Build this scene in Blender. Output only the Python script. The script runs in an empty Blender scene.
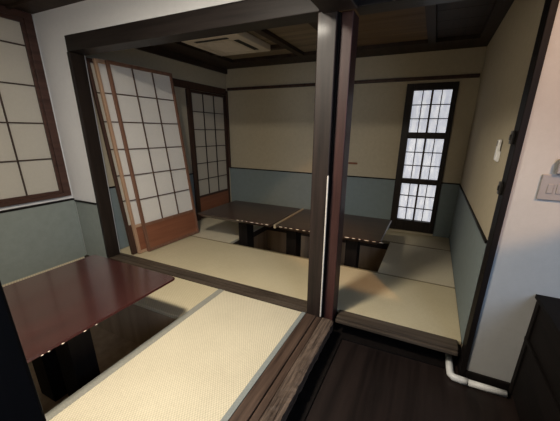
import bpy, bmesh, math, random
from mathutils import Vector, Matrix
random.seed(4)
SC = bpy.context.scene
COL = SC.collection

# ------------------------------------------------------------------ materials
def new_mat(name):
    m = bpy.data.materials.new(name); m.use_nodes = True
    nt = m.node_tree; b = nt.nodes['Principled BSDF']
    return m, nt, b

def tex_coord(nt, scale=(1, 1, 1), rot=(0, 0, 0)):
    tc = nt.nodes.new('ShaderNodeTexCoord'); mp = nt.nodes.new('ShaderNodeMapping')
    mp.inputs['Scale'].default_value = scale; mp.inputs['Rotation'].default_value = rot
    nt.links.new(tc.outputs['Object'], mp.inputs['Vector'])
    return mp.outputs['Vector']

def ramp(nt, fac, stops):
    r = nt.nodes.new('ShaderNodeValToRGB')
    e = r.color_ramp.elements
    e[0].position, e[0].color = stops[0][0], (*stops[0][1], 1)
    e[1].position, e[1].color = stops[1][0], (*stops[1][1], 1)
    for p, c in stops[2:]:
        n = e.new(p); n.color = (*c, 1)
    nt.links.new(fac, r.inputs['Fac'])
    return r.outputs['Color']

def noise(nt, vec, scale, detail=4, rough=.55):
    n = nt.nodes.new('ShaderNodeTexNoise')
    n.inputs['Scale'].default_value = scale; n.inputs['Detail'].default_value = detail
    n.inputs['Roughness'].default_value = rough
    nt.links.new(vec, n.inputs['Vector'])
    return n.outputs['Fac']

def bump(nt, b, h, strength, dist=.01):
    n = nt.nodes.new('ShaderNodeBump'); n.inputs['Strength'].default_value = strength
    n.inputs['Distance'].default_value = dist
    nt.links.new(h, n.inputs['Height']); nt.links.new(n.outputs['Normal'], b.inputs['Normal'])

def wood(name, dark, light, axis='x', rough=.45, coat=0, freq=26, bmp=.25, spec=.25):
    """wood with the grain running along one local axis"""
    m, nt, b = new_mat(name)
    sc = {'x': (.06, 1, 1), 'y': (1, .06, 1), 'z': (1, 1, .06)}[axis]
    v = tex_coord(nt, sc)
    f = noise(nt, v, freq, 6, .6)
    nt.links.new(ramp(nt, f, [(.3, dark), (.72, light)]), b.inputs['Base Color'])
    b.inputs['Roughness'].default_value = rough
    b.inputs['Specular IOR Level'].default_value = spec
    b.inputs['Coat Weight'].default_value = coat
    b.inputs['Coat Roughness'].default_value = .13
    bump(nt, b, f, bmp, .004)
    return m

def plaster(name, c, var=.08, scale=30, rough=.9, bmp=.15):
    m, nt, b = new_mat(name)
    v = tex_coord(nt)
    f = noise(nt, v, scale, 6, .65)
    d = tuple(x * (1 - var) for x in c); l = tuple(min(1, x * (1 + var)) for x in c)
    nt.links.new(ramp(nt, f, [(.3, d), (.7, l)]), b.inputs['Base Color'])
    b.inputs['Roughness'].default_value = rough
    bump(nt, b, noise(nt, v, 220, 3), bmp, .003)
    return m

def plain(name, c, rough=.5, metal=0, var=.05, scale=12):
    m, nt, b = new_mat(name)
    f = noise(nt, tex_coord(nt), scale, 3)
    d = tuple(x * (1 - var) for x in c); l = tuple(min(1, x * (1 + var)) for x in c)
    nt.links.new(ramp(nt, f, [(.3, d), (.7, l)]), b.inputs['Base Color'])
    b.inputs['Roughness'].default_value = rough; b.inputs['Metallic'].default_value = metal
    return m

def tatami_mat(name, c1, c2, axis):
    """rush weave: fine ribs across the mat with tiny dashes along them"""
    m, nt, b = new_mat(name)
    v = tex_coord(nt)
    sep = nt.nodes.new('ShaderNodeSeparateXYZ'); nt.links.new(v, sep.inputs[0])
    def sine(out, k):
        a = nt.nodes.new('ShaderNodeMath'); a.operation = 'MULTIPLY'; a.inputs[1].default_value = k
        nt.links.new(out, a.inputs[0])
        s = nt.nodes.new('ShaderNodeMath'); s.operation = 'SINE'; nt.links.new(a.outputs[0], s.inputs[0])
        return s.outputs[0]
    ra, rb = ('X', 'Y') if axis == 'y' else ('Y', 'X')
    s1 = sine(sep.outputs[ra], 2 * math.pi / .014)
    s2 = sine(sep.outputs[rb], 2 * math.pi / .020)
    mul = nt.nodes.new('ShaderNodeMath'); mul.operation = 'MULTIPLY'
    nt.links.new(s1, mul.inputs[0]); nt.links.new(s2, mul.inputs[1])
    mr = nt.nodes.new('ShaderNodeMapRange'); mr.inputs['From Min'].default_value = -1
    nt.links.new(mul.outputs[0], mr.inputs['Value'])
    n2 = noise(nt, v, 2.2, 3)
    n3 = noise(nt, v, 90, 2)
    mix = nt.nodes.new('ShaderNodeMix'); mix.data_type = 'FLOAT'; mix.inputs[0].default_value = .4
    nt.links.new(mr.outputs[0], mix.inputs[2]); nt.links.new(n2, mix.inputs[3])
    mix2 = nt.nodes.new('ShaderNodeMix'); mix2.data_type = 'FLOAT'; mix2.inputs[0].default_value = .25
    nt.links.new(mix.outputs[0], mix2.inputs[2]); nt.links.new(n3, mix2.inputs[3])
    nt.links.new(ramp(nt, mix2.outputs[0], [(.25, c1), (.75, c2)]), b.inputs['Base Color'])
    b.inputs['Roughness'].default_value = .75
    bump(nt, b, mr.outputs[0], .5, .002)
    return m

def paper(name, c, trans=.35):
    m, nt, b = new_mat(name)
    f = noise(nt, tex_coord(nt), 60, 6, .7)
    d = tuple(x * .94 for x in c)
    nt.links.new(ramp(nt, f, [(.3, d), (.7, c)]), b.inputs['Base Color'])
    b.inputs['Roughness'].default_value = .95
    return m

M = {}
M['post_z'] = wood('dark post wood', (.010, .0065, .005), (.036, .023, .018), 'z', .45, .06, 30)
M['beam_x'] = wood('dark beam wood along', (.010, .0075, .0065), (.028, .021, .018), 'x', .5, .1, 30)
M['beam_y'] = wood('dark beam wood across', (.014, .010, .009), (.036, .026, .022), 'y', .5, .1, 30)
M['sill_x'] = wood('worn sill wood along', (.034, .024, .017), (.108, .082, .060), 'x', .45, 0, 34)
M['sill_y'] = wood('worn sill wood across', (.030, .017, .012), (.115, .072, .050), 'y', .5, 0, 34)
M['sill_rough'] = wood('rough worn sill wood', (.016, .010, .008), (.19, .135, .10), 'y', .45, 0, 70, .9)
M['jamb_z'] = wood('reddish jamb wood', (.030, .011, .009), (.080, .032, .026), 'z', .42, .08, 26)
M['black'] = wood('black stained wood', (.005, .004, .0035), (.012, .009, .008), 'z', .55, 0, 20, .25, .1)
M['black_brown'] = wood('black brown wood', (.009, .006, .005), (.024, .016, .012), 'z', .5, 0, 26)
M['ceil'] = wood('dark ceiling boards', (.018, .011, .007), (.046, .028, .018), 'y', .6, 0, 16)
M['ceil_panel'] = wood('ceiling panel wood', (.10, .060, .030), (.20, .125, .066), 'x', .6, 0, 14)
M['ceil_panel2'] = wood('pale ceiling panel wood', (.15, .115, .075), (.30, .235, .155), 'x', .6, 0, 14)
M['shoji_z'] = wood('red brown shoji wood', (.14, .066, .040), (.24, .122, .078), 'z', .45, .1, 22)
M['shoji_y'] = wood('red brown shoji board', (.17, .060, .030), (.28, .110, .058), 'y', .45, .1, 16)
M['shoji_dk'] = wood('dark shoji wood', (.035, .018, .012), (.075, .038, .026), 'z', .5, .05, 22)
M['shoji_pale'] = wood('pale shoji edge wood', (.34, .20, .125), (.50, .33, .21), 'z', .5, .05, 22)
M['kumiko'] = wood('lattice wood', (.075, .045, .030), (.12, .074, .050), 'z', .55, 0, 22)
M['kumiko_dk'] = wood('dark lattice wood', (.035, .022, .016), (.065, .042, .032), 'z', .55, 0, 22)
M['win_frame'] = wood('reddish window frame wood', (.040, .019, .014), (.085, .042, .032), 'y', .45, .1, 22)
M['lacquer'] = wood('red brown lacquered table', (.018, .0045, .004), (.042, .012, .010), 'y', .25, 1, 7, .05)
M['lacq_edge'] = wood('table edge wood', (.10, .022, .014), (.17, .045, .030), 'y', .3, .4, 12, .3)
M['dark_table'] = wood('dark brown lacquered table', (.026, .014, .010), (.060, .034, .026), 'x', .32, .35, 8, .05)
M['rim_dash'] = plain('pale rim dashes', (.75, .64, .50), .35, 0, .1, 60)  # pale spots set along the table rims
M['plaster_w'] = plaster('white plaster', (.72, .71, .70), .02)
M['plaster_c'] = plaster('cream sand plaster', (.45, .385, .27), .05)
M['plaster_p'] = plaster('off white plaster', (.42, .41, .39), .03)
M['wains'] = plaster('grey green wainscot paper', (.235, .265, .245), .06, 18)
M['wains_b'] = plaster('blue green wainscot paper', (.195, .235, .235), .06, 18)
M['tat_y'] = tatami_mat('rush weave', (.47, .405, .28), (.73, .65, .475), 'y')
M['tat_x'] = tatami_mat('rush weave across', (.46, .385, .24), (.66, .57, .375), 'x')
M['heri'] = plain('grey green border cloth', (.27, .26, .215), .8, 0, .15, 200)
M['heri2'] = plain('grey blue border cloth', (.23, .245, .23), .8, 0, .15, 200)
M['heri3'] = plain('tan border cloth', (.24, .19, .11), .8, 0, .15, 200)
M['floor'] = wood('dark plank floor', (.008, .0055, .0048), (.026, .017, .014), 'y', .4, 0, 14, .1)
M['pit'] = wood('pit boards', (.30, .21, .13), (.46, .34, .22), 'z', .6, 0, 12)
M['pit_dk'] = wood('dark pit boards', (.030, .020, .014), (.055, .038, .026), 'z', .6, 0, 12)
M['paper'] = paper('shoji paper', (.72, .68, .62))
M['paper_w'] = paper('window shoji paper', (.50, .465, .40))
M['paper_d'] = paper('old shoji paper', (.50, .45, .36))
M['white_pl'] = plain('white plastic', (.78, .77, .74), .35)
M['ivory'] = plain('ivory plastic', (.66, .58, .47), .4)
M['grey_pl'] = plain('grey beige plastic', (.27, .245, .225), .45)
M['pale_strip'] = plain('pale worn edge', (.72, .66, .58), .5, 0, .15, 60)
M['tan'] = plain('tan bare wood', (.36, .29, .20), .6, 0, .15, 40)
M['steel'] = plain('dark steel', (.05, .045, .04), .4, .7)
M['slot'] = plain('dark slot', (.012, .012, .012), .6)
M['cab'] = wood('dark cabinet wood', (.005, .004, .0035), (.010, .007, .006), 'y', .65, 0, 26, .25, .1)

m, nt, b = new_mat('daylit window paper')
v = tex_coord(nt, (1, 1, .18))
f = noise(nt, v, 34, 3)
c = ramp(nt, f, [(.35, (.66, .69, .79)), (.65, (.95, .96, 1.0))])
nt.links.new(c, b.inputs['Base Color']); nt.links.new(c, b.inputs['Emission Color'])
b.inputs['Emission Strength'].default_value = .62
M['glow'] = m

# ------------------------------------------------------------------ mesh helpers
def bm_box(bm, x0, x1, y0, y1, z0, z1, bev=0, mi=0):
    vs = [bm.verts.new((x, y, z)) for x in (x0, x1) for y in (y0, y1) for z in (z0, z1)]
    fs = [(0, 1, 3, 2), (4, 6, 7, 5), (0, 4, 5, 1), (2, 3, 7, 6), (0, 2, 6, 4), (1, 5, 7, 3)]
    faces = [bm.faces.new([vs[i] for i in f]) for f in fs]
    for f in faces: f.material_index = mi
    if bev:
        es = {e for f in faces for e in f.edges}
        r = bmesh.ops.bevel(bm, geom=list(es), offset=bev, segments=2, affect='EDGES', profile=.5)
        for f in r['faces']: f.material_index = mi

def bm_prism(bm, pts, z0, z1, pts0=None, mi=0):
    """top outline pts at z1, bottom outline pts0 (same count) at z0"""
    pts0 = pts0 or pts
    a = [bm.verts.new((*p, z0)) for p in pts0]; c = [bm.verts.new((*p, z1)) for p in pts]
    fs = [bm.faces.new(c), bm.faces.new(a[::-1])]
    n = len(pts)
    for i in range(n):
        fs.append(bm.faces.new((a[i], a[(i + 1) % n], c[(i + 1) % n], c[i])))
    for f in fs: f.material_index = mi
    return fs

def bm_tube(bm, path, r, seg=12, mi=0):
    rings = []
    n = len(path)
    for i, p in enumerate(path):
        p = Vector(p)
        t = (Vector(path[min(i + 1, n - 1)]) - Vector(path[max(i - 1, 0)])).normalized()
        ref = Vector((0, 0, 1)) if abs(t.z) < .9 else Vector((1, 0, 0))
        u = t.cross(ref).normalized(); w = t.cross(u).normalized()
        rings.append([bm.verts.new(p + (u * math.cos(a) + w * math.sin(a)) * r)
                      for a in [2 * math.pi * k / seg for k in range(seg)]])
    for i in range(n - 1):
        for k in range(seg):
            f = bm.faces.new((rings[i][k], rings[i][(k + 1) % seg], rings[i + 1][(k + 1) % seg], rings[i + 1][k]))
            f.smooth = True; f.material_index = mi
    bm.faces.new(rings[0][::-1]).material_index = mi; bm.faces.new(rings[-1]).material_index = mi

def link(name, bm, mats, parent=None, world=True, centre=True):
    """link a bmesh as one object; with a parent, world coordinates become local to it"""
    bmesh.ops.recalc_face_normals(bm, faces=bm.faces[:])
    me = bpy.data.meshes.new(name)
    if parent is not None:
        if world:
            bmesh.ops.transform(bm, matrix=world_of(parent).inverted(), verts=bm.verts[:])
        off = Vector((0, 0, 0))
    else:
        xs = [v.co for v in bm.verts]
        off = sum(xs, Vector()) / len(xs)
        off.z = min(v.z for v in xs)
        bmesh.ops.translate(bm, vec=-off, verts=bm.verts[:])
    bm.to_mesh(me); bm.free()
    for mm in (mats if isinstance(mats, (list, tuple)) else [mats]): me.materials.append(mm)
    o = bpy.data.objects.new(name, me); COL.objects.link(o)
    if parent is not None: o.parent = parent
    else: o.location = off
    return o

def world_of(o):
    mt = o.matrix_basis.copy()
    while o.parent:
        o = o.parent; mt = o.matrix_basis @ mt
    return mt

def box(name, x0, x1, y0, y1, z0, z1, mat, parent=None, bev=0, world=True):
    bm = bmesh.new(); bm_box(bm, x0, x1, y0, y1, z0, z1, bev)
    return link(name, bm, mat, parent, world)

def struct(o):
    o['kind'] = 'structure'; return o

def tag(o, label, cat, group=None):
    o['label'] = label; o['category'] = cat
    if group: o['group'] = group
    return o

def empty(name, loc, rot=(0, 0, 0)):
    o = bpy.data.objects.new(name, None); COL.objects.link(o)
    o.location = loc; o.rotation_euler = rot; o.empty_display_size = .1
    return o

# ------------------------------------------------------------------ dimensions (metres; tatami surface is z = 0)
LF = -2.485      # left wall of the front room
L = -2.225      # left wall of the back room
YB = 2.245      # back wall
R = .979        # right wall of the back room
YF = -1.62      # front wall of the front room
FZ = -.15       # corridor floor
ZC = 2.045      # back ceiling
ZF = 2.10       # front ceiling
H = 1.80        # underside of lintels
WZ, WZF = .657, .566
XP = -2.13      # left edge of dark jamb on the dividing wall
SB = .1426      # back edge of the dividing sill

# ------------------------------------------------------------------ floors
fl = struct(box('floor', .06, 2.3, -3.4, .30, FZ - .05, FZ, M['floor']))
bm = bmesh.new()
# platform under the mats of both rooms, with the two leg pits left open
PF = (LF - .02, -.755, -1.45, -.03)            # front pit x0,x1,y0,y1
PB = (-1.30, .345, .885, 1.765)                 # back pit
def ring(bm, X0, X1, Y0, Y1, P, z0, z1):
    bm_box(bm, X0, X1, Y0, P[2], z0, z1); bm_box(bm, X0, X1, P[3], Y1, z0, z1)
    bm_box(bm, X0, P[0], P[2], P[3], z0, z1); bm_box(bm, P[1], X1, P[2], P[3], z0, z1)
ring(bm, LF - .06, 0, YF, 0, PF, -.10, -.03)

ring(bm, L, R, SB, YB, PB, -.10, -.03)
struct(link('floor', bm, M['pit_dk']))
def pit(P, mat, mat2):
    t = .03; z0 = -.40
    bm = bmesh.new()
    bm_box(bm, P[0] - t, P[1] + t, P[2] - t, P[3] + t, z0 - t, z0, mi=1)
    bm_box(bm, P[0] - t, P[1] + t, P[3], P[3] + t, z0, -.10)
    bm_box(bm, P[0] - t, P[1] + t, P[2] - t, P[2], z0, -.10)
    bm_box(bm, P[0] - t, P[0], P[2], P[3], z0, -.10)
    bm_box(bm, P[1], P[1] + t, P[2], P[3], z0, -.10)
    return struct(link('floor', bm, [mat, mat2]))
fp = pit(PF, M['pit'], M['pit'])
box('pit_step', -1.90, PF[1] - .001, -.435, PF[3] - .001, -.40, -.031, M['pit'], fp); pit(PB, M['pit'], M['pit'])

# tatami mats
def tatami(x0, x1, y0, y1, label, mat, borders, bmat=None, bw=.045, group='tatami mats'):
    t = empty('tatami_mat', ((x0 + x1) / 2, (y0 + y1) / 2, -.03))
    tag(t, label, 'tatami mat', group)
    box('rush_cover', x0, x1, y0, y1, -.03, 0, mat, t, .004)
    for s in borders:
        e = .0018
        if s == 'l': a = (x0 - .001, x0 + bw, y0, y1)
        if s == 'r': a = (x1 - bw, x1 + .001, y0, y1)
        if s == 'f': a = (x0, x1, y0 - .001, y0 + bw)
        if s == 'b': a = (x0, x1, y1 - bw, y1 + .001)
        box('border', *a, -.029, e, bmat or M['heri'], t, .001)
    return t
t = tatami(-.755, -.003, YF + .03, -.003, 'bright tatami mat in the foreground beside the worn brown sill', M['tat_y'], 'l', M['heri'], .05)
box('border', -.032, -.002, YF + .03, -.003, -.029, .0018, M['heri2'], t, .001)['label'] = 'narrow grey blue border'
tatami(-1.90, -.757, -.435, -.003, 'narrow tatami strip between the red-brown table and the middle sill', M['tat_x'], '')
tatami(L + .01, R - .006, SB + .004, .885, 'long tatami mat in front of the two dark tables', M['tat_x'], 'b', M['heri3'], .02)
tatami(PB[1], R - .006, .887, 1.765, 'tatami mat at the right end of the dark tables by the right wall', M['tat_y'], '')
tatami(L + .01, R - .006, 1.767, YB - .006, 'tatami mat along the back wall under the lit lattice window', M['tat_x'], 'f', M['heri3'], .02)
tatami(L + .01, PB[0], .887, 1.765, 'tatami mat at the left end of the dark tables by the wall shoji', M['tat_y'], '')

# ------------------------------------------------------------------ walls
w = struct(box('wall_back', L - .1, R + .1, YB, YB + .1, -.1, ZC + .1, M['plaster_c']))
# leave the window opening: build the back wall from four pieces
bpy.data.objects.remove(w)
WX0, WX1, WT = .272, .79, 1.735
bm = bmesh.new()
bm_box(bm, L - .1, WX0, YB, YB + .1, -.1, ZC + .1)
bm_box(bm, WX1, R + .1, YB, YB + .1, -.1, ZC + .1)
bm_box(bm, WX0, WX1, YB, YB + .1, WT, ZC + .1)
bm_box(bm, WX0, WX1, YB, YB + .1, -.1, .03)
wb = struct(link('wall_back', bm, M['plaster_c']))
bm = bmesh.new()
bm_box(bm, L + .001, WX0 - .001, YB - .006, YB - .0005, 0, WZ)
bm_box(bm, WX1 + .001, R - .001, YB - .006, YB - .0005, 0, WZ)
link('wainscot', bm, M['wains_b'], wb)
bm = bmesh.new()
bm_box(bm, L + .001, WX0 - .001, YB - .014, YB - .0005, WZ - .004, WZ + .010)
bm_box(bm, WX1 + .001, R - .001, YB - .014, YB - .0005, WZ - .004, WZ + .010)
link('wainscot_rail', bm, M['black'], wb)

wr = struct(box('wall_right', R, R + .1, .12, YB + .1, -.1, ZC + .1, M['plaster_c']))
box('wainscot', R - .006, R - .0005, .12, YB - .015, 0, WZ, M['wains_b'], wr)
box('wainscot_rail', R - .012, R - .0005, .12, YB - .015, WZ - .004, WZ + .010, M['black'], wr)

SY0, SY1 = 1.47, 2.225      # wall shoji
bm = bmesh.new()
bm_box(bm, L - .1, L, SB, SY0 - .06, -.1, ZC + .1)
bm_box(bm, L - .1, L, SY0 - .06, YB + .1, H - .03, ZC + .1)
bm_box(bm, L - .1, L - .06, SY0 - .06, YB + .1, -.1, H - .03)
wl = struct(link('wall_left', bm, M['plaster_c']))
box('wainscot', L + .0005, L + .006, SB, SY0 - .065, 0, WZ, M['wains_b'], wl)
box('wainscot_rail', L + .0005, L + .012, SB, SY0 - .065, WZ - .004, WZ + .010, M['black'], wl)

# dividing wall: white plaster left of the jamb and above the lintel
bm = bmesh.new()
bm_box(bm, LF - .1, XP, 0, SB, -.40, ZF + .4)
bm_box(bm, XP, .03, 0, SB, 1.913, ZF + .4)
bm_box(bm, .03, R - .01, .02, SB, 1.913, ZF + .4)
wd = struct(link('wall_divider', bm, M['plaster_w']))
box('wainscot', LF + .031, XP - .001, -.006, -.0005, -.38, WZF - .02, M['wains'], wd)
box('wainscot_rail', LF + .035, XP - .001, -.014, -.0005, WZF - .024, WZF - .010, M['black'], wd)

# left wall of the front room with its lattice window
bm = bmesh.new()
NY0, NY1, NZ0, NZ1 = -1.50, -.018, .60, 2.095
bm_box(bm, LF - .1, LF, YF, 0, -.40, NZ0)
bm_box(bm, LF - .1, LF, YF, 0, NZ1, ZF + .4)
bm_box(bm, LF - .1, LF, YF, NY0, NZ0, NZ1)
bm_box(bm, LF - .1, LF, NY1, 0, NZ0, NZ1)
wf = struct(link('wall_left', bm, M['plaster_w']))
box('wainscot', LF + .0005, LF + .03, YF, -.008, -.38, WZF - .006, M['wains'], wf)
struct(box('baseboard_left', LF + .031, LF + .037, YF, -.04, -.052, -.036, M['tat_y']))
box('wainscot_rail', LF + .0005, LF + .034, YF, -.008, WZF - .010, WZF + .004, M['black'], wf)
struct(box('wall_front', LF - .1, -.02, YF - .1, YF, -.1, ZF + .4, M['plaster_w']))

# off-white corridor wall right of the right post
ww = struct(box('wall_corridor', 1.0, 2.3, 0, .1, FZ - .05, 2.75, M['plaster_p']))
struct(box('baseboard_corridor', 1.0, 1.6, -.018, -.0005, FZ, -.083, M['black'], None, .003))
struct(box('wall_corridor_end', 2.3, 2.4, -3.4, .1, FZ - .05, 2.75, M['plaster_p']))
struct(box('wall_corridor_side', -.02, .10, -3.4, YF - .1, FZ - .05, 2.75, M['plaster_w']))

# ------------------------------------------------------------------ ceilings
bm = bmesh.new(); bm_box(bm, LF - .1, .04, YF - .1, 0, ZF, ZF + .05)
for i in range(7):
    y = -.18 - i * .24
    bm_box(bm, LF, .03, y - .012, y + .012, ZF - .02, ZF)
struct(link('ceiling', bm, M['ceil']))
bm = bmesh.new(); bm_box(bm, .04, 2.4, -3.4, .1, 2.70, 2.75)
struct(link('ceiling', bm, M['ceil']))
# back room ceiling: dark frame with lighter boarded panels
bm = bmesh.new()
bm_box(bm, L - .1, R + .1, SB, YB + .1, ZC + .06, ZC + .10)
cl = struct(link('ceiling', bm, M['ceil']))
bm = bmesh.new()
bm_box(bm, L, R, SB, .42, ZC, ZC + .06)
bm_box(bm, L, R, 1.90, YB, ZC, ZC + .06)
bm_box(bm, L, -1.86, .42, 1.90, ZC, ZC + .06)
for x, wd_ in ((-.90, .07), (-.36, .12), (.48, .07), (.93, .10)):
    bm_box(bm, x - wd_ / 2, x + wd_ / 2, .42, 1.90, ZC, ZC + .06)
for y in (.78, 1.52):
    bm_box(bm, -1.86, -.90, y - .03, y + .03, ZC, ZC + .06)
link('ceiling_frame', bm, M['ceil'], cl)
def planks(x0, x1, y0, y1, mat):
    bm = bmesh.new(); n = 6; h = (y1 - y0) / n
    for i in range(n):
        bm_box(bm, x0, x1, y0 + i * h + .002, y0 + (i + 1) * h - .002, ZC + .035, ZC + .058, .002)
    link('ceiling_panel', bm, mat, cl)
planks(-1.86, -.935, .42, 1.90, M['ceil_panel2'])
planks(-.865, -.42, .42, 1.90, M['ceil_panel2'])
planks(-.30, .445, .42, 1.90, M['ceil_panel'])
planks(.515, .88, .42, 1.90, M['ceil'])

# ------------------------------------------------------------------ beams, rails, sills
struct(box('trim_1', XP, .012, 0, SB, H, 1.913, M['beam_x'], None, .004))            # lintel over the wide opening
struct(box('trim_2', .186, R - .01, .02, SB, H, 1.913, M['beam_x'], None, .004))     # lintel over the right bay
struct(box('trim_3', .03, .21, -1.6, -.002, 1.785, 2.75, M['beam_y'], None, .006))    # beam running to the camera
bm = bmesh.new()                                                                      # middle sill with track grooves
bm_box(bm, XP, .0, 0, SB, -.03, .001)
bm_box(bm, XP, .0, 0, .028, -.03, .006, .003); bm_box(bm, XP, 0, .048, .085, -.03, .006, .003); bm_box(bm, XP, 0, .105, SB, -.03, .006, .003)
struct(link('trim_4', bm, M['sill_x']))
bm = bmesh.new()                                                                      # right sill, stepped nosing
bm_box(bm, .205, R - .03, .045, SB, -.026, .004, .004)
bm_box(bm, .205, R - .03, .026, .043, -.032, -.008, .004)
struct(link('trim_5', bm, M['sill_x']))
bm = bmesh.new()                                                                      # worn sill between tatami and corridor
bm_box(bm, .0, .075, -1.62, -.004, -.06, .003, .004)
bm_box(bm, .079, .118, -1.62, -.004, -.06, -.002, .004)
sl = link('trim_6', bm, M['sill_y']); struct(sl)
bm = bmesh.new()
nseg = 70; ys = [-1.62 + (1.616) * i / nseg for i in range(nseg + 1)]
rows = []
for y in ys:
    e = .203 + random.uniform(-.004, .003)
    rows.append([bm.verts.new(c) for c in ((.122, y, -.06), (.122, y, .001), (.150, y, .003 + random.uniform(-.003, .001)),
                                           (.180, y, .002 + random.uniform(-.003, .001)), (e, y, -.004 + random.uniform(-.004, .002)), (e + .002, y, -.06))])
for a, c in zip(rows, rows[1:]):
    for i in range(5): bm.faces.new((a[i], a[i + 1], c[i + 1], c[i]))
bm.faces.new(rows[0]); bm.faces.new(rows[-1][::-1])
link('worn_edge', bm, M['sill_rough'], sl)['label'] = 'rough chipped outer edge'
bm = bmesh.new()                                                                      # black risers below both sills
bm_box(bm, .14, .16, -1.62, .22, FZ, -.062)
bm_box(bm, .16, R + .05, .19, .21, FZ, -.062)
struct(link('trim_7', bm, M['black']))
bm = bmesh.new()                                                                      # flat black strip on the corridor floor below the sills
bm_prism(bm, [(.16, -1.62), (.262, -1.62), (.262, .022), (.90, .036), (.90, .19), (.16, .19)], FZ, FZ + .012)
struct(link('trim_8', bm, M['black']))
# rails over the wainscoted walls
struct(box('trim_9', L + .03, R - .014, YB - .03, YB - .0005, 1.765, 1.80, M['shoji_dk'], None, .003))
struct(box('trim_10', L + .0005, L + .018, SB + .03, YB - .035, 1.70, 1.785, M['shoji_dk'], None, .003))
struct(box('trim_11', L + .0005, L + .035, SB + .01, YB - .002, 1.985, ZC - .001, M['ceil'], None, .003))
# dark jamb at the left end of the opening
bm = bmesh.new()
bm_box(bm, XP, XP + .035, -.006, .115, .003, H - .002, .004)
struct(link('trim_12', bm, M['black_brown']))
# small post beside the wall shoji
struct(box('trim_13', L - .055, L + .03, SY0 - .075, SY0 - .012, .002, 1.698, M['shoji_dk'], None, .004))
struct(box('trim_14', L - .02, L + .025, YB - .03, YB - .002, .662, 1.76, M['shoji_dk'], None, .003))

# ------------------------------------------------------------------ posts
p = empty('wooden_post', (.065, .06, -.06))
tag(p, 'thick dark wooden post standing at the corner where the sills meet', 'post')
box('shaft',   .004, .110, -.008, .135, -.05, 1.797, M['post_z'], p, .006)
box('jamb', .117, .182, .035, .155, -.05, 1.797, M['jamb_z'], p, .005)['label'] = 'reddish brown door jamb'
box('jamb_groove', .108, .119, .02, .15, -.05, 1.79, M['black'], p)
box('edge_strip', .1025, .1112, -.0090, .000, .005, .97, M['pale_strip'], p, .002)['label'] = 'narrow pale strip along the corner'

p = empty('wooden_post', (.13, -1.58, -.06))
tag(p, 'near-black wooden post at the lower left edge of the photo', 'post')
box('shaft', .06, .20, -1.612, -1.556, .006, 1.78, M['black'], p, .005)
box('jamb', -.02, .058, -1.612, -1.575, .006, 1.78, M['black'], p, .004)

p = empty('wooden_post', (.975, .05, FZ))
tag(p, 'slim dark wooden door post beside the off-white corridor wall', 'post')
box('shaft', R - .008, .9985, -.012, .095, FZ, 2.70, M['black'], p, .003)
for z in (1.20, .965):
    bm = bmesh.new()
    bm_box(bm, R - .022, R - .0085, .03, .07, z - .03, z + .03, .003)
    bm_box(bm, R - .027, R - .022, .042, .058, z - .012, z + .012, .002)
    link('strike_plate', bm, M['steel'], p)

# ------------------------------------------------------------------ lit lattice window in the back wall
def lattice(bm, x0, x1, z0, z1, y0, y1, xs, zs, wdt):
    for x in xs: bm_box(bm, x - wdt / 2, x + wdt / 2, y0, y1, z0, z1)
    for z in zs: bm_box(bm, x0, x1, y0 + .001, y1 - .001, z - wdt / 2, z + wdt / 2)
bm = bmesh.new()
fy0, fy1 = YB - .03, YB + .06
bm_box(bm, WX0, WX0 + .078, fy0, fy1, .031, WT, .003)
bm_box(bm, WX1 - .052, WX1, fy0, fy1, .031, WT, .003)
zz = [(.031, .165), (.625, .685), (1.15, 1.22), (1.665, WT)]
for a, c in zz: bm_box(bm, WX0 + .078, WX1 - .052, fy0 + .003, fy1, a, c, .003)
w2 = struct(link('window_2', bm, M['black_brown']))
gx0, gx1 = WX0 + .078, WX1 - .052
for a, c in ((.165, .625), (.685, 1.15), (1.22, 1.665)):
    box('paper_pane', gx0, gx1, YB + .035, YB + .04, a, c, M['glow'], w2)
    bm = bmesh.new()
    mid = (gx0 + gx1) / 2; q = (gx1 - gx0) / 4
    lattice(bm, gx0, gx1, a, c, YB + .012, YB + .03, [gx0 + q, gx1 - q], [a + (c - a) * k / 3 for k in (1, 2)], .010)
    bm_box(bm, mid - .011, mid + .011, YB + .005, YB + .032, a, c)
    link('lattice', bm, M['kumiko_dk'], w2)

# lattice window of the front room
bm = bmesh.new()
wx0, wx1 = LF - .05, LF + .02
bm_box(bm, wx0, wx1, NY1 - .065, NY1, NZ0, NZ1, .003)
bm_box(bm, wx0, wx1, NY0, NY0 + .06, NZ0, NZ1, .003)
bm_box(bm, wx0, wx1 + .004, NY0 + .06, NY1 - .065, NZ0, NZ0 + .035, .003)
bm_box(bm, wx0, wx1 + .002, NY0 + .06, NY1 - .065, NZ1 - .05, NZ1, .003)
w1 = struct(link('window_1', bm, M['win_frame']))
def sash(y0, y1, x):
    bm = bmesh.new()
    for a in ((y0, y0 + .022), (y1 - .022, y1)): bm_box(bm, x, x + .025, a[0], a[1], NZ0 + .036, NZ1 - .051)
    bm_box(bm, x, x + .025, y0 + .022, y1 - .022, NZ0 + .036, NZ0 + .06)
    bm_box(bm, x, x + .025, y0 + .022, y1 - .022, NZ1 - .08, NZ1 - .051)
    s = link('sash', bm, M['win_frame'], w1)
    box('paper_pane', x + .004, x + .008, y0 + .02, y1 - .02, NZ0 + .05, NZ1 - .06, M['paper_w'], s)
    bm = bmesh.new()
    n = max(1, round((y1 - y0) / .27))
    for i in range(1, n):
        y = y1 - .02 - (y1 - y0 - .04) * i / n
        bm_box(bm, x + .009, x + .020, y - .005, y + .005, NZ0 + .06, NZ1 - .08)
    for z in (.953, 1.255, 1.553, 1.85):
        bm_box(bm, x + .0095, x + .0195, y0 + .022, y1 - .022, z - .005, z + .005)
    link('lattice', bm, M['kumiko_dk'], s)
sash(-.905, -.085, LF - .014); sash(-1.44, -.875, LF - .044)

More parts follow.
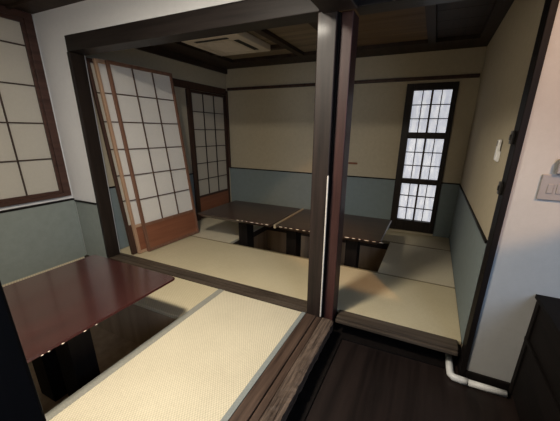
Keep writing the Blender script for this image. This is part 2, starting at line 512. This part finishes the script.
# ------------------------------------------------------------------ shoji panels
def shoji(name, label, loc, rot, w, h, board, mats, cols=3, rws=6, stile=.027, group=None):
    """panel in the local y-z plane, front facing +x, bottom edge at z=0"""
    fr, bd, km, pp = mats
    r = empty(name, loc, rot); tag(r, label, 'shoji panel', group)
    T = .03
    for y in (0, w - stile):
        box('stile', 0, T, y, y + stile, 0, h, fr, r, .003, world=False)
    box('rail', .001, T - .001, stile, w - stile, h - .030, h, fr, r, .002, world=False)
    box('rail', .001, T - .001, stile, w - stile, board, board + .028, fr, r, .002, world=False)
    box('rail', .001, T - .001, stile, w - stile, 0, .03, fr, r, .002, world=False)
    bm = bmesh.new(); bm_box(bm, .006, T - .006, stile, w - stile, .03, board)
    link('board', bm, bd, r, world=False)
    a, c = board + .028, h - .030
    box('paper', .008, .011, stile, w - stile, a, c, pp, r, world=False)
    bm = bmesh.new()
    for i in range(1, cols):
        y = stile + (w - 2 * stile) * i / cols
        bm_box(bm, .011, .023, y - .0045, y + .0045, a, c)
    for k in range(1, rws):
        z = a + (c - a) * k / rws
        bm_box(bm, .0115, .0225, stile, w - stile, z - .0045, z + .0045)
    link('lattice', bm, km, r, world=False)
    return r
sm = (M['shoji_z'], M['shoji_y'], M['kumiko'], M['paper'])
g = 'shoji panels leaning in a stack'
lean = math.radians(-6.5); yaw = math.radians(-3.0)
shoji('shoji_panel', 'white paper shoji panel leaning at the front of the stack', (-1.905, .285, .004), (0, lean, yaw), .725, 1.80, .27, sm, group=g)
shoji('shoji_panel', 'pale-edged shoji panel leaning just behind the front white one', (-1.944, .200, .004), (0, lean, yaw), .725, 1.80, .27,
      (M['shoji_pale'], M['shoji_y'], M['kumiko'], M['paper']), group=g)
shoji('shoji_panel', 'darker-edged shoji panel leaning rearmost in the stack', (-1.982, .155, .004), (0, lean, yaw), .725, 1.80, .27,
      (M['shoji_dk'], M['shoji_dk'], M['kumiko_dk'], M['paper_d']), group=g)
shoji('shoji_panel', 'upright shoji panel set in the left wall near the back corner', (L - .035, SY0, .004), (0, 0, 0), SY1 - SY0 - .005, 1.693, .30,
      (M['shoji_dk'], M['shoji_y'], M['kumiko_dk'], M['paper_d']), 3, 6, .04)

# ------------------------------------------------------------------ tables
def rounded(x0, x1, y0, y1, r, n=5, rl=None):
    pts = []; R0 = r
    for sx, sy, a0 in ((1, 1, 0), (0, 1, 90), (0, 0, 180), (1, 0, 270)):
        r = R0 if sx or rl is None else rl
        cx = x1 - r if sx else x0 + r; cy = y1 - r if sy else y0 + r
        for k in range(n + 1):
            a = math.radians(a0 + 90 * k / n); pts.append((cx + r * math.cos(a), cy + r * math.sin(a)))
    return pts
def tabletop(parent, x0, x1, y0, y1, r, mat, edge, under, rim_dashes, zt=.33, th=.042, rl=None):
    """slab with rounded corners and an undercut, hewn edge; chips are pale spots along its top rim"""
    bm = bmesh.new()
    top = rounded(x0 + .008, x1 - .008, y0 + .008, y1 - .008, r, rl=rl)
    rim = rounded(x0, x1, y0, y1, r, rl=rl)
    low = rounded(x0 + under, x1 - under, y0 + under, y1 - under, max(.01, r - under * .4), rl=rl)
    n = len(top)
    L_ = [[bm.verts.new((*q, z)) for q in ring_] for ring_, z in ((top, zt), (rim, zt - .007), (low, zt - th))]
    bm.faces.new(L_[0])
    bm.faces.new(L_[2][::-1]).material_index = 1
    for k in range(2):
        for i in range(n):
            f = bm.faces.new((L_[k][i], L_[k + 1][i], L_[k + 1][(i + 1) % n], L_[k][(i + 1) % n]))
            f.material_index = k
    for (ax, ay, bx, by, z, s) in rim_dashes:
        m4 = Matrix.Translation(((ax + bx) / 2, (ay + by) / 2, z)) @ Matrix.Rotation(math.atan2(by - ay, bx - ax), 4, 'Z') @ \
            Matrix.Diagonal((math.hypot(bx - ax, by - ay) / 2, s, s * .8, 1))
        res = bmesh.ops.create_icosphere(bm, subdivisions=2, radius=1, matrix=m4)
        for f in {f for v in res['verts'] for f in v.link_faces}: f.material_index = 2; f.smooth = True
    return link('tabletop', bm, [mat, edge, M['rim_dash']], parent)

t = empty('low_table', (-1.08, -.96, -.40))
tag(t, 'glossy red-brown low table over the pit in the front room', 'table')
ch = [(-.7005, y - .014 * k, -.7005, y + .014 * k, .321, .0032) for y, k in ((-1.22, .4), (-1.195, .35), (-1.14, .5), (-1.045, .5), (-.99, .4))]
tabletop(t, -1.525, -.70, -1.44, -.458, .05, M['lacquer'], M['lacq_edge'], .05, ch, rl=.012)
for x in (-1.07, -1.40):
    for y in (-1.03, -1.36):
        box('leg', x, x + .15, y, y + .12, -.40, .2885, M['black'], t, .004)

def dark_table(x0, x1, label, legs, rim_dashes):
    t = empty('low_table', ((x0 + x1) / 2, 1.2, -.40))
    tag(t, label, 'table', 'dark low tables in the back room')
    tabletop(t, x0, x1 - .01, .79, 1.545,   .02, M['dark_table'], M['dark_table'], .04, rim_dashes, .33, .045)
    for x in legs:
        box('leg', x - .058, x + .058, .99, 1.13, -.40, .285, M['black'], t, .004)
    return t
rc = random.Random(9)
def rim_dashes(x0, x1):
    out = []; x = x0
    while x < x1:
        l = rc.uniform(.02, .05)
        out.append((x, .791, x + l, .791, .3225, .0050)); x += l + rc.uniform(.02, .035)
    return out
dark_table(-1.655, -.690, 'left one of the two dark low tables in the back room', (-1.18,), rim_dashes(-1.12, -.73))
td = dark_table(-.655, .365, 'right one of the two dark low tables, partly behind the post', (-.575, .065), rim_dashes(-.62, .34))
bm = bmesh.new(); bm_box(bm, -.684, -.661, .80, 1.54, .295, .333, .003)
link('joint_strip', bm, M['tan'], td)['label'] = 'pale wooden strip at the joint'

# ------------------------------------------------------------------ ceiling air conditioner
a = empty('air_conditioner', (-1.38, 1.15, ZC - .03))
tag(a, 'square ivory ceiling air conditioner with dark vent slots', 'air conditioner')
ax0, ax1, ay0, ay1 = -1.70, -1.06, .83, 1.46
bm = bmesh.new()
bm_box(bm, ax0, ax1, ay0, ay1, ZC - .030, ZC + .030, .008)
link('panel', bm, M['ivory'], a)
bm = bmesh.new()
bm_box(bm, ax0 + .15, ax1 - .15, ay0 + .15, ay1 - .15, ZC - .036, ZC - .0305, .002)
for i in range(9):
    y = ay0 + .175 + i * .035
    bm_box(bm, ax0 + .17, ax1 - .17, y, y + .012, ZC - .039, ZC - .036)
link('intake_grille', bm, M['ivory'], a)
box('vent_slot', ax0 + .12, ax1 - .14, ay0 + .045, ay0 + .085, ZC - .033, ZC - .0305, M['slot'], a)
box('vent_slot', ax1 - .13, ax1 - .075, ay0 + .14, ay1 - .12, ZC - .033, ZC - .0305, M['slot'], a)
box('louver', ax0 + .14, ax1 - .14, ay1 - .09, ay1 - .05, ZC - .035, ZC - .0305, M['ivory'], a, .001)
box('louver', ax0 + .05, ax0 + .09, ay0 + .14, ay1 - .14, ZC - .035, ZC - .0305, M['ivory'], a, .001)

# ------------------------------------------------------------------ small wall things
r = empty('remote_control', (R - .001, .385, 1.07))
tag(r, 'white remote control in a holder on the right wall', 'remote control')
box('holder', R - .014, R - .0005, .315, .375, 1.068, 1.125, M['white_pl'], r, .004)
box('body', R - .022, R - .006, .325, .365, 1.075, 1.185, M['white_pl'], r, .004)
box('display', R - .0235, R - .0215, .331, .359, 1.150, 1.178, M['grey_pl'], r, .001)

s = empty('light_switch', (1.15, 0, .935))
tag(s, 'beige light switch plate on the off-white corridor wall', 'light switch')
box('plate', 1.098, 1.205, -.010, -.0005, .935, 1.048, M['grey_pl'], s, .003)
for x in (1.125, 1.158):
    box('toggle', x, x + .022, -.013, -.0095, .965, 1.008, M['grey_pl'], s, .002)
s = tag(box('wall_box', 1.138, 1.22, -.028, -.0005, 1.053, 1.115, M['grey_pl'], None, .004),
        'grey box above the light switch at the right edge', 'box')

tag(box('wooden_peg', -.335, -.215, YB - .022, YB - .0005, .818, .842, M['shoji_y'], None, .006),
    'small brown wooden peg on the cream wall right of the thick post', 'peg')

bm = bmesh.new()
zt = FZ + .021
bm_tube(bm, [(.922, .15, zt), (.924, .03, zt), (.927, -.022, zt), (.942, -.040, zt), (.980, -.044, zt), (1.012, -.044, zt)], .0205, 14)
pc = empty('cable_conduit', (1.07, -.04, FZ)); tag(pc, 'white plastic conduit along the floor below the off-white wall', 'conduit')
link('elbow', bm, M['white_pl'], pc)
bm = bmesh.new(); bm_tube(bm, [(1.014, -.044, zt - .002), (1.198, -.044, zt - .002)], .0185, 14)
link('pipe', bm, M['white_pl'], pc)

# dark cabinet at the right edge
c = empty('cabinet', (1.55, -.35, FZ))
tag(c, 'dark wooden cabinet at the lower right against the off-white wall', 'cabinet')
box('carcass', 1.215, 1.90, -.72, -.022, FZ + .04, .447, M['cab'], c, .003)
box('top', 1.202, 1.915, -.74, -.002, .448, .470, M['cab'], c, .003)
box('plinth', 1.26, 1.88, -.70, -.03, FZ, FZ + .04, M['black'], c)
bm = bmesh.new()
bm_box(bm, 1.204, 1.2145, -.72, -.022, .215, .238, .002)
bm_box(bm, 1.206, 1.2145, -.72, -.690, FZ + .04, .447, .002); bm_box(bm, 1.206, 1.2145, -.060, -.022, FZ + .04, .447, .002)
link('side_frame', bm, M['cab'], c)
for x in (1.245, 1.575):
    d = box('door', x, x + .32, -.738, -.7205, FZ + .05, .437, M['cab'], c, .003)
    box('handle', x + (.28 if x < 1.4 else .02), x + (.30 if x < 1.4 else .04), -.756, -.7385, .12, .26, M['steel'], d, .003)

# ------------------------------------------------------------------ lights
def area(name, loc, target, size, power, col, size_y=None):
    l = bpy.data.lights.new(name, 'AREA'); l.energy = power; l.color = col
    l.shape = 'RECTANGLE' if size_y else 'DISK'; l.size = size
    if size_y: l.size_y = size_y
    o = bpy.data.objects.new(name, l); COL.objects.link(o)
    o.location = loc
    o.rotation_euler = (Vector(target) - Vector(loc)).to_track_quat('-Z', 'Y').to_euler()
    return o
area('ceiling_lamp', (-.44, -1.12, 2.05), (-.44, -1.12, 0), .26, 51, (1, .915, .78))
area('corridor_daylight', (2.1, -2.2, 1.4), (.9, 0, .75), .9, 33, (.50, .68, 1.0), 1.2)
sp = bpy.data.lights.new('shaped_warm_spot', 'SPOT'); sp.energy = 135; sp.color = (1, .56, .24)  # added warm spot, cone shaped to draw a shadow edge on the wall
sp.spot_size = math.radians(32); sp.spot_blend = .18; sp.shadow_soft_size = .04
so = bpy.data.objects.new('shaped_warm_spot', sp); COL.objects.link(so)
so.location = (1.9, -1.2, 2.3); so.rotation_euler = (Vector((1.15, 0, 1.4)) - so.location).to_track_quat('-Z', 'Y').to_euler()

W = bpy.data.worlds.new('dim surroundings'); SC.world = W; W.use_nodes = True
W.node_tree.nodes['Background'].inputs['Color'].default_value = (.85, .92, 1, 1)
W.node_tree.nodes['Background'].inputs['Strength'].default_value = .045

# ------------------------------------------------------------------ camera
f, yaw, pitch, roll = 297.42, .4396, .3232, .0123
fw = Vector((-math.sin(yaw) * math.cos(pitch), math.cos(yaw) * math.cos(pitch), -math.sin(pitch)))
rt = Vector((math.cos(yaw), math.sin(yaw), 0)); up = rt.cross(fw)
r2 = rt * math.cos(roll) + up * math.sin(roll); u2 = -rt * math.sin(roll) + up * math.cos(roll)
cam = bpy.data.cameras.new('camera'); cam.sensor_fit = 'HORIZONTAL'; cam.sensor_width = 36
cam.lens = f / 560 * 36; cam.shift_x = -7.09 / 560; cam.shift_y = 20.28 / 560
cam.clip_start = .02; cam.clip_end = 50
co = bpy.data.objects.new('camera', cam); COL.objects.link(co)
mt = Matrix((r2, u2, -fw)).transposed().to_4x4(); mt.translation = (.6414, -1.6979, 1.2154)
co.matrix_world = mt
SC.camera = co
SC.view_settings.view_transform = 'Standard'; SC.view_settings.look = 'None'
SC.view_settings.exposure = 0; SC.view_settings.gamma = 1
